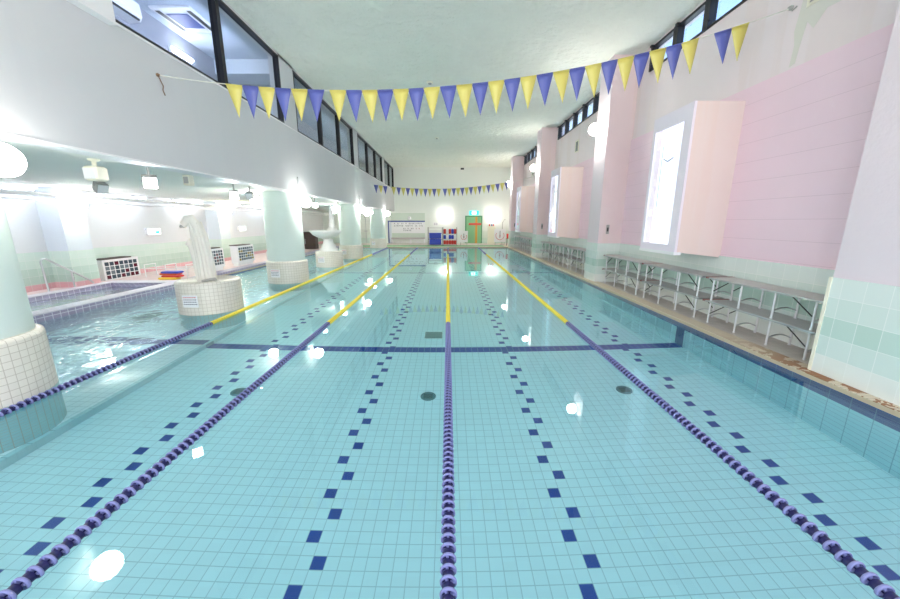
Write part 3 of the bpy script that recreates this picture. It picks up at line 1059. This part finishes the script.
# ================================================================== fountains
def notice(loc, rz, lab, wd=.26, ht=.2):
    t = thing('notice_sign', lab, 'sign', loc, rz, 'small notices on the mosaic bases')
    MB().box(-wd / 2, 0, -ht / 2, wd / 2, .008, ht / 2).build('plate', M_white, t)
    m = MB()
    for r in range(4):
        x = -wd / 2 + .02
        while x < wd / 2 - .035:
            l = random.uniform(.012, .03)
            m.box(x, -.002, ht / 2 - .045 - r * .042, x + l, .0, ht / 2 - .03 - r * .042, 1 if r == 0 else 0)
            x += l + .012
    m.build('lettering', [M_ink, M_inkred], t)
    return t
def face_cam(cx, cy, R, ang):
    return (cx + (R + .012) * math.cos(ang), cy + (R + .012) * math.sin(ang)), ang + PI / 2

# spout fountain: mosaic drum
FX, FY = -4.62, 6.7
t = thing('fountain_drum', 'white mosaic drum in the water carrying the bent spout fountain', 'pedestal', (FX, FY, 0))
MB().lathe([(.535, SD), (.535, .56), (.525, .585), (.44, .60), (.44, .56), (.001, .555)], 48, cap=False).build('mosaic_wall', M_mosaic, t)
t = thing('spout_fountain', 'cream ribbed spout fountain with bent hooded top on the nearest drum', 'fountain', (FX - .02, FY, .555))
m = MB()
for k in range(11):
    a = PI * 2 * k / 11
    r0 = .17
    x, y = r0 * 1.05 * math.cos(a) + .02, r0 * .8 * math.sin(a)
    h = .98 + .12 * math.sin(k * 2.1)
    m.tube([(x, y, 0), (x * .95 - .02, y * .95, .4), (x * .9 - .06, y * .9, .8), (x * .7 - .12, y * .8, h)], .05, 8, radii=[.06, .055, .05, .035])
m.tube([(.0, 0, 0), (-.02, 0, .5), (-.08, 0, .95)], .15, 14, radii=[.17, .15, .11])
m.build('ribbed_stem', M_stone, t)
m = MB()
m.tube([(-.02, 0, .80), (-.06, -.01, 1.0), (-.16, -.03, 1.13), (-.28, -.06, 1.12), (-.37, -.09, 1.03)], .1, 14, radii=[.11, .115, .10, .085, .075])
m.build('hood', M_stone, t)
MB().lathe([(.07, 0), (.08, .02), (.06, .05)], 14, (-.38, -.09, .985)).build('nozzle', M_greymetal, t)
t.scale = (.68, .72, 1.02)
m = MB()
m.tube([(-.17, -.05, 0), (-.2, -.06, .4), (-.25, -.08, .68), (-.31, -.1, .74)], .055, 10, radii=[.085, .08, .075, .085])
m.build('short_pipe', M_stone, t)
m = MB()
m.tube([(.08, -.32, .03), (.22, -.3, .05), (.34, -.18, .06)], .025, 8).lathe([(.05, .0), (.03, .05)], 10, (.34, -.18, .03))
m.build('valve', M_greymetal, t)

# bowl fountain
GX, GY = -4.55, 13.5
t = thing('fountain_drum', 'white mosaic drum in the water carrying the bowl fountain', 'pedestal', (GX, GY, 0))
MB().lathe([(.50, SD), (.50, .56), (.49, .58), (.001, .585)], 48, cap=False).build('mosaic_wall', M_mosaic, t)
t = thing('bowl_fountain', 'white bowl fountain with a tall beaded finial on the second drum', 'fountain', (GX, GY, .585))
MB().lathe([(.34, 0), (.34, .1), (.26, .13), (.28, .2), (.2, .28), (.17, .42), (.22, .46)], 28).build('pedestal', M_stone2, t)
MB().lathe([(.12, .46), (.28, .5), (.46, .6), (.56, .72), (.57, .76), (.5, .75), (.3, .66), (.02, .62)], 32, (-.08, 0, 0), cap=False).build('bowl', M_stone2, t)
MB().lathe([(.2, .62), (.24, .72), (.16, .84), (.09, .9), (.13, .98), (.08, 1.06), (.11, 1.14), (.07, 1.22), (.1, 1.3), (.06, 1.38), (.085, 1.46), (.05, 1.54), (.06, 1.6), (.01, 1.66)], 16, (.18, 0, 0)).build('finial', M_stone2, t)
for (cx, cy, R, z, lab) in ((FX, FY, .535, .27, 'small white notice on the drum of the spout fountain'),
                            (CX, COL_Y[1], .545, .30, 'small white notice on the base of the second round column'),
                            (GX, GY, .50, .30, 'small white notice on the drum of the bowl fountain'),
                            (CX, COL_Y[2], .545, .32, 'small white notice on the base of the third round column'),
                            (CX, COL_Y[3], .545, .32, 'small white notice on the base of the farthest round column')):
    base = math.atan2(-cy, -cx)
    p, rz = face_cam(cx, cy, R, base - .62)
    notice((p[0], p[1], z), rz, lab, .27, .22)

# ================================================================== low ceiling fittings
t = thing('speaker', 'cream box speaker hanging under the low ceiling near the left edge', 'speaker', (-4.55, 4.8, ZB))
MB().lathe([(.06, 0), (.06, -.02), (.025, -.03), (.025, -.09)], 16).build('mount', M_cream, t)
MB().box(-.088, -.09, -.27, .088, .09, -.09, bev=.02).build('cabinet', M_cream, t)
MB().box(-.07, -.096, -.25, .07, -.09, -.12).build('grille', M_white, t)
def flood(loc, lab, lit, yaw, tilt=.6, s=1.0):
    t = thing('floodlight', lab, 'floodlight', loc, yaw, 'floodlights under the low ceiling')
    MB().tube([(0, 0, 0), (0, 0, -.16 * s)], .018, 8).tube([(-.1 * s, 0, -.26 * s), (-.1 * s, 0, -.16 * s), (.1 * s, 0, -.16 * s), (.1 * s, 0, -.26 * s)], .012, 8).build('bracket', M_greymetal, t)
    h = MB().prism([(-.08 * s, -.08 * s), (.0, -.1 * s), (.09 * s, -.1 * s), (.09 * s, .1 * s), (.0, .1 * s), (-.08 * s, .06 * s)], 'x', -.1 * s, .1 * s).build('housing', M_greymetal, t, (0, 0, -.27 * s))
    h.rotation_euler = (tilt, 0, 0)
    f = MB().box(-.09 * s, .09 * s, -.09 * s, .09 * s, .097 * s, .09 * s).build('lens', M_flood if lit else M_white, h)
    return t
flood((-5.95, 6.3, ZB), 'unlit grey floodlight hanging below and right of the cream speaker', False, PI + 1.2, -.5, .78)
flood((-4.36, 5.4, ZB), 'bright floodlight at the beam edge, right of the cream speaker', True, PI + .7, -.3, .8)
flood((-4.62, 7.9, ZB), 'left floodlight of the pair hung before the second round column', True, PI + .55, -.35, .8)
flood((-4.55, 8.4, ZB), 'right unlit floodlight of the pair hung before second round column', False, PI + .2, -.4, .72)
flood((-4.5, 12.3, ZB), 'bright floodlight under the low ceiling above the bowl fountain', True, PI + .3, -.35, .8)
flood((-4.5, 14.8, ZB), 'floodlight hung just before the third round column', True, PI + .3, -.35, .8)
flood((-4.5, 21.2, ZB), 'floodlight hung just before the farthest round column', True, PI + .3, -.35, .8)
t = thing('ceiling_box', 'small cream junction box under the beam right of the bright floodlight', 'box', (-4.5, 6.4, ZB))
MB().box(-.06, -.06, -.17, .06, .06, 0, bev=.01).build('casing', M_cream, t)
MB().box(-.04, -.065, -.14, .04, -.06, -.03).build('cover', M_greymetal, t)

# strip lamps along left conduits
for k, y in enumerate((5.2, 7.6, 10.6, 13.0, 15.6, 18.0)):
    t = thing('strip_lamp', ['strip lamp near the left edge above the conduits', 'strip lamp above the pilaster at far left', 'strip lamp above the nearest glass block counter',
                             'strip lamp above the bent spout fountain', 'strip lamp left of the second round column', 'strip lamp behind the second round column'][k], 'lamp', (-9.3, y, ZB), 0, 'strip lamps above the left wall')
    MB().box(-.05, -.7, -.06, .05, .7, 0).build('housing', M_white, t)
    MB().tube([(0, -.65, -.085), (0, .65, -.085)], .018, 8).build('tube', M_tube, t)

# ================================================================== gallery contents behind the upper windows
t = thing('air_conditioner', 'white wall air conditioner seen through the nearest upper window', 'air conditioner', (-5.75, 6.85, 5.17))
MB().prism([(0, 0), (.2, .02), (.24, .1), (.22, .3), (0, .32)], 'y', -.45, .45).build('casing', M_white, t)
MB().box(.17, -.4, .02, .225, .4, .05).build('outlet', M_black, t)
t = thing('ceiling_cassette', 'square ceiling air conditioner seen through the nearest upper window', 'air conditioner', (-5.15, 7.95, ZC - .06))
MB().box(-.38, -.45, -.04, .38, .45, 0, bev=.01).build('panel', M_white, t)
MB().box(-.2, -.25, -.05, .2, .25, -.04).build('intake', M_navyp, t)
for s in (-1, 1):
    MB().box(s * .29 - .04, -.35, -.046, s * .29 + .04, .35, -.038).build('slot', M_black, t)
t = thing('wall_lamp', 'bright bluish lamp glaring behind the nearest upper window', 'lamp', (-5.75, 8.5, 5.16))
MB().box(0, -.3, -.06, .05, .3, .06).build('base', M_white, t)
MB().tube([(.08, -.27, 0), (.08, .27, 0)], .03, 10).build('tube', M_flood, t)

# ================================================================== end wall
EY = YE
# alcove board with counter
t = thing('notice_board', 'wide white board with rows of writing on the end wall at left', 'board', (-3.05, EY, 0))
MB().box(-1.28, -.05, .82, 1.28, 0, 1.66).build('panel', M_white, t)
MB().box(-1.35, -.07, 1.66, 1.28, 0, 1.76).build('top_rail', M_navyp, t)
m = MB()
for r, (z, a, b_) in enumerate(((1.5, -1.1, 1.1), (1.33, -1.1, 1.1), (1.12, -.4, .9), (.98, -.4, .2))):
    x = a
    while x < b_:
        s = random.uniform(.05, .1)
        for q in range(3):
            m.box(x + random.uniform(0, s * .3), -.053, z + q * .035, x + s * random.uniform(.6, 1), -.05, z + q * .035 + .016, 1 if (r == 2 and x > .4) else 0)
        m.box(x + s * .4, -.053, z, x + s * .62, -.05, z + .1, 0)
        x += s + (.03 if random.random() < .8 else .16)
m.build('lettering', [M_ink, M_inkred], t)
t = thing('wall_counter', 'white counter with open lower bays below the written board', 'counter', (-3.05, EY, DZ))
MB().box(-1.28, -.4, .36, 1.28, 0, .44).build('worktop', M_greytop, t)
for x in (-1.25, .15, 1.22):
    MB().box(x - .04, -.38, 0, x + .04, 0, .36).build('upright', M_white, t)
MB().box(-1.28, -.02, .44, 1.28, 0, .77).build('splashback', MAT['alcove_grey_green'] if 'alcove_grey_green' in MAT else simple('alcove_grey_green', srgb(206, 218, 206), 0.6), t)
m = MB()
for x in (-1.0, -.35, .25, .85):
    m.tube([(x, -.02, .58), (x, -.12, .6), (x, -.12, .54)], .015, 6)
m.build('tap_row', M_steel, t)
tag(MB().lathe([(.001, -.04), (.13, -.04), (.14, 0)], 24, (-2.95, EY - .01, 1.95), 'y', cap=False).build('wall_clock', M_white), 'round white clock above the written board on the end wall', 'clock')
ck = bpy.data.objects['wall_clock']
MB().box(-2.955, EY - .058, 1.95, -2.945, EY - .052, 2.04).box(-2.95, EY - .058, 1.945, -2.88, EY - .052, 1.955).build('hand', M_black, ck)
MB().lathe([(.14, -.045), (.15, -.03), (.15, 0)], 24, (-2.95, EY - .01, 1.95), 'y', cap=False).build('rim', M_greymetal, ck)
struct('trim_alcove', MB().box(-4.36, EY - .03, 1.76, -1.77, EY, 2.33), simple('alcove_grey_green', srgb(208, 220, 208), 0.6) if 'alcove_grey_green' not in MAT else MAT['alcove_grey_green'])
dd = struct('door_1', MB().box(-4.62, EY - .05, DZ, -4.54, EY, 1.76).box(-4.62, EY - .05, 1.68, -4.36, EY, 1.76), M_navyp)
MB().box(-4.54, EY - .02, DZ, -4.36, EY, 1.68).build('leaf', M_bluewall, dd)
tag(MB().box(-1.12, EY - .01, 1.4, -.72, EY, 1.62).build('paper_notice', M_white), 'small white paper notice on end wall above the blue crates', 'notice')
pn_ = bpy.data.objects['paper_notice']
m = MB()
for r in range(4):
    m.box(-1.08, EY - .012, 1.44 + r * .045, -.96, EY - .01, 1.455 + r * .045).box(-.93, EY - .012, 1.44 + r * .045, -.78 - .05 * (r % 2), EY - .01, 1.455 + r * .045)
m.build('lettering', M_ink, pn_)

# racks
def rack(x0, x1, y, h, lab, tiers):
    t = thing('storage_rack', lab, 'rack', (x0, y, DZ), 0, 'storage racks at the end of the pool')
    w_ = x1 - x0
    for x in (0, w_):
        for yy in (0, .4):
            MB().tube([(x, yy, 0), (x, yy, h)], .024, 8).build('post', M_greymetal, t)
    for z in tiers:
        MB().box(0, 0, z, w_, .4, z + .02).build('shelf', M_greytop, t)
    return t
rack(-1.40, -.40, 25.0, 1.25, 'open white rack holding the two blue crates', (.02, .98, 1.2))
rack(-.34, .62, 25.0, 1.25, 'open white rack filled with red and blue swim floats', (.05, .42, .78))
for z, lab in ((.04, 'lower blue plastic crate on the white rack'), (.46, 'upper blue plastic crate stacked on the white rack')):
    t = thing('crate', lab, 'crate', (-.90, 25.2, DZ + z), 0, 'blue crates')
    MB().box(-.42, -.18, 0, .42, .18, .36, bev=.03).build('body', M_blue, t)
    MB().box(-.46, -.21, .36, .46, .21, .40, bev=.01).build('lid', M_blue, t)
k = 0
names = ['left end', 'second from left', 'middle', 'fourth from left', 'right end']
for z, mats, tier in ((.07, ('red', 'red', 'red', 'red', 'red'), 'bottom'), (.44, ('blue', 'white', 'blue', 'blue', 'white'), 'middle'), (.80, ('red', 'white', 'red', 'blue', 'red'), 'top')):
    for q, c in enumerate(mats):
        mt = {'red': M_redp, 'blue': M_blue, 'white': M_white}[c]
        o = MB().box(-.09, -.15, 0, .09, .15, .27 if tier != 'top' else .33, bev=.03).build('swim_float', mt, None, (-.23 + q * .185, 25.2, DZ + z))
        tag(o, '%s swim float on the %s shelf of the rack, %s' % (c, tier, names[q]), 'swim float', 'swim floats on the rack')
# framed boards
def easel(x, y, w_, z0, z1, lab):
    t = thing('display_board', lab, 'board', (x, y, DZ), 0)
    MB().box(-w_ / 2, -.02, z0, w_ / 2, .02, z1).build('panel', M_white, t)
    for s in (-1, 1):
        MB().tube([(s * w_ * .4, .02, 0), (s * w_ * .4, .0, z0 + .1)], .016, 8).build('leg', M_greymetal, t)
    m = MB()
    cz = (z0 + z1) / 2
    r = min(w_, z1 - z0) * .36
    m.tube([(r * math.cos(a), -.022, cz + r * math.sin(a)) for a in [PI * .8 + PI * 1.4 * q / 14 for q in range(15)]], .016, 6, 1)
    m.box(-.018, -.026, cz - r * .6, .018, -.02, cz + r * 1.1, 0)
    m.box(-.05, -.026, cz - .05, .05, -.02, cz, 1)
    m.build('dial_mark', [M_ink, M_inkred], t)
easel(1.12, 25.1, .56, .2, 1.0, 'white display board with a dial left of the green door')
easel(3.7, 25.3, .82, .22, 1.12, 'wide white display board with a dial beside the cream cabinet')
# green door
dd = struct('door_2', MB().box(1.32, EY - .06, DZ, 1.42, EY, 2.13).box(2.56, EY - .06, DZ, 2.64, EY, 2.13).box(1.42, EY - .06, 2.05, 2.56, EY, 2.13), M_greendk)
lf = MB().box(1.42, EY - .045, DZ, 2.56, EY, 2.05).build('leaf', M_green, dd)
MB().box(1.6, EY - .06, 1.42, 2.56, EY - .045, 1.58).build('red_bar', M_redsoft, dd)
MB().box(2.1, EY - .055, DZ, 2.26, EY - .046, 2.05).build('orange_stripe', M_orange, dd)
MB().lathe([(.03, 0), (.03, .04)], 10, (1.52, EY - .09, .95), 'y').build('knob', M_steel, dd)
t = thing('exit_sign', 'lit teal exit sign above the green door', 'sign', (2.0, EY - .01, 2.33))
MB().box(-.36, -.1, -.15, .36, 0, .17, bev=.01).build('housing', M_exit, t)
MB().box(-.16, -.106, -.11, .16, -.1, .13).build('lit_panel', M_exitw, t)
m = MB()
m.box(.02, -.11, .05, .06, -.106, .1).tube([(.03, -.108, .05), (-.01, -.108, -.02), (-.06, -.108, -.08)], .014, 6).tube([(-.01, -.108, -.02), (.05, -.108, -.04), (.04, -.108, -.09)], .012, 6).tube([(-.06, -.108, .02), (.02, -.108, .03), (.08, -.108, .0)], .01, 6)
m.build('running_figure', M_exit, t)
# cream cabinet, pole, red bin
t = thing('cabinet', 'cream cabinet against the end wall right of the green door', 'cabinet', (3.2, 26.0, DZ))
MB().box(-.26, 0, 0, .26, .45, 1.32, bev=.01).build('body', M_cream, t)
MB().box(-.24, -.012, .05, -.01, 0, 1.25).build('door', M_cream, t)
MB().box(.01, -.012, .05, .24, 0, 1.25).build('door', M_cream, t)
for k, x in enumerate((-.15, .02, .15)):
    tag(MB().lathe([(.05, 0), (.05, .1), (.03, .14)], 10, (3.2 + x, 26.2, DZ + 1.32)).build('bottle', M_redp if k != 1 else M_navyp), ['left red bottle on top of the cream cabinet', 'middle dark bottle on top of the cream cabinet', 'right red bottle on top of the cream cabinet'][k], 'bottle', 'bottles on the cabinet')
t = thing('equipment_stand', 'thin grey stand with an angled arm behind the wide display board', 'stand', (3.95, 25.9, DZ))
MB().tube([(0, 0, 0), (0, 0, 1.6)], .02, 8).build('pole', M_greymetal, t)
MB().tube([(0, 0, 1.55), (.15, 0, 1.8), (.22, 0, 1.78)], .016, 8).build('arm', M_greymetal, t)
MB().lathe([(.16, 0), (.16, .02), (.03, .04)], 16).build('base', M_greymetal, t)
t = thing('bucket', 'red bucket on a dark stand at right end of the far deck', 'bucket', (4.2, 24.6, DZ))
MB().lathe([(.13, .5), (.16, .82), (.15, .82), (.12, .52)], 18, cap=False).build('shell', M_redp, t)
for s in (-1, 1):
    MB().tube([(s * .12, 0, 0), (s * .1, 0, .52)], .015, 8).build('leg', M_black, t)
MB().box(-.14, -.12, .48, .14, .12, .5).build('shelf', M_black, t)
tag(MB().box(-6.0, 23.6, DZ, 3.8, 24.8, DZ + .015, bev=.004).build('floor_mat', M_deck_green), 'long green mat along the far pool edge', 'mat')
# left far corner
t = thing('dark_cabinet', 'dark brown cabinet on the far left deck behind the bowl fountain', 'cabinet', (-8.1, 20.8, DZ + .05))
MB().box(-.32, 0, 0, .32, .5, 1.0, bev=.01).build('body', M_dark, t)
MB().box(-.29, -.015, .04, .29, 0, .96).build('door', M_dark, t)
MB().box(-.27, -.03, .3, -.25, -.015, .6).build('handle', M_steel, t)
t = thing('shower_pole', 'thin shower pole on the end wall between the farthest columns', 'shower', (-6.3, EY - .15, DZ))
MB().tube([(0, 0, 0), (0, 0, 1.9), (0, -.2, 2.0), (0, -.3, 1.95)], .018, 8).build('pipe', M_steel, t)
MB().lathe([(.02, .03), (.07, 0)], 12, (0, -.3, 1.92)).build('shower_head', M_steel, t)
MB().box(-.12, -.03, .9, .12, .03, .96).build('mixer', M_steel, t)

# drains on the pool floor
for x, y, lab in ((-.26, 4.2, 'round grey drain cover left of the middle lane rope'), (-2.72, 4.2, 'round grey drain cover left of the second lane rope'), (2.33, 4.25, 'round grey drain cover right of the rightmost lane rope')):
    t = thing('drain_cover', lab, 'drain', (x, y, PD), 0, 'round drains on the pool floor')
    MB().lathe([(.10, 0), (.10, .008), (.085, .012), (.001, .012)], 24, cap=False).build('plate', M_drain, t)
    m = MB()
    for q in range(5):
        m.box(-.06, -.05 + q * .022, .012, .06, -.042 + q * .022, .014)
    m.build('slot', M_black, t)
t = thing('drain_grate', 'rectangular grey drain grate just beyond the blue cross line', 'drain', (-.27, 6.25, PD))
MB().box(-.16, -.16, 0, .16, .16, .01, bev=.003).build('plate', simple('grate_grey', srgb(120, 156, 156), 0.6), t)
m = MB()
for q in range(7):
    m.box(-.14, -.145 + q * .045, .01, .14, -.125 + q * .045, .012)
m.build('slot', M_drain, t)
t = thing('drain_grate', 'dark drain grate on the shallow floor beside the lilac tub', 'drain', (-6.2, 7.0, SD))
MB().box(-.25, -.3, 0, .25, .3, .01, bev=.003).build('plate', MAT['grate_grey'], t)

# low white railing on the far left deck
t = thing('low_railing', 'low white railing on the deck right of the third glass block counter', 'railing', (-7.5, 14.6, DZ + .05))
for k in range(4):
    MB().tube([(0, k * .55, 0), (0, k * .55, .36)], .018, 8).build('post', M_white, t)
MB().tube([(0, 0, .36), (0, 1.65, .36)], .018, 8).build('rail', M_white, t)
# ceiling detectors
for x, y, lab in ((-.52, 11.3, 'small round detector on the ceiling, nearer of the two'), (-.53, 18.2, 'small round detector on the ceiling, farther of the two')):
    t = thing('smoke_detector', lab, 'detector', (x, y, ZC), 0, 'ceiling detectors')
    MB().lathe([(.07, -.03), (.1, -.015), (.1, 0)], 18).build('base', M_cream, t)
    MB().lathe([(.02, -.06), (.05, -.05), (.05, -.03)], 14).build('sensor', M_greymetal, t)
tag(MB().box(.95, YE - .1, ZC - .16, 1.2, YE, ZC - .04, bev=.01).build('wall_box', M_black), 'small black box high on the end wall under the ceiling', 'box')
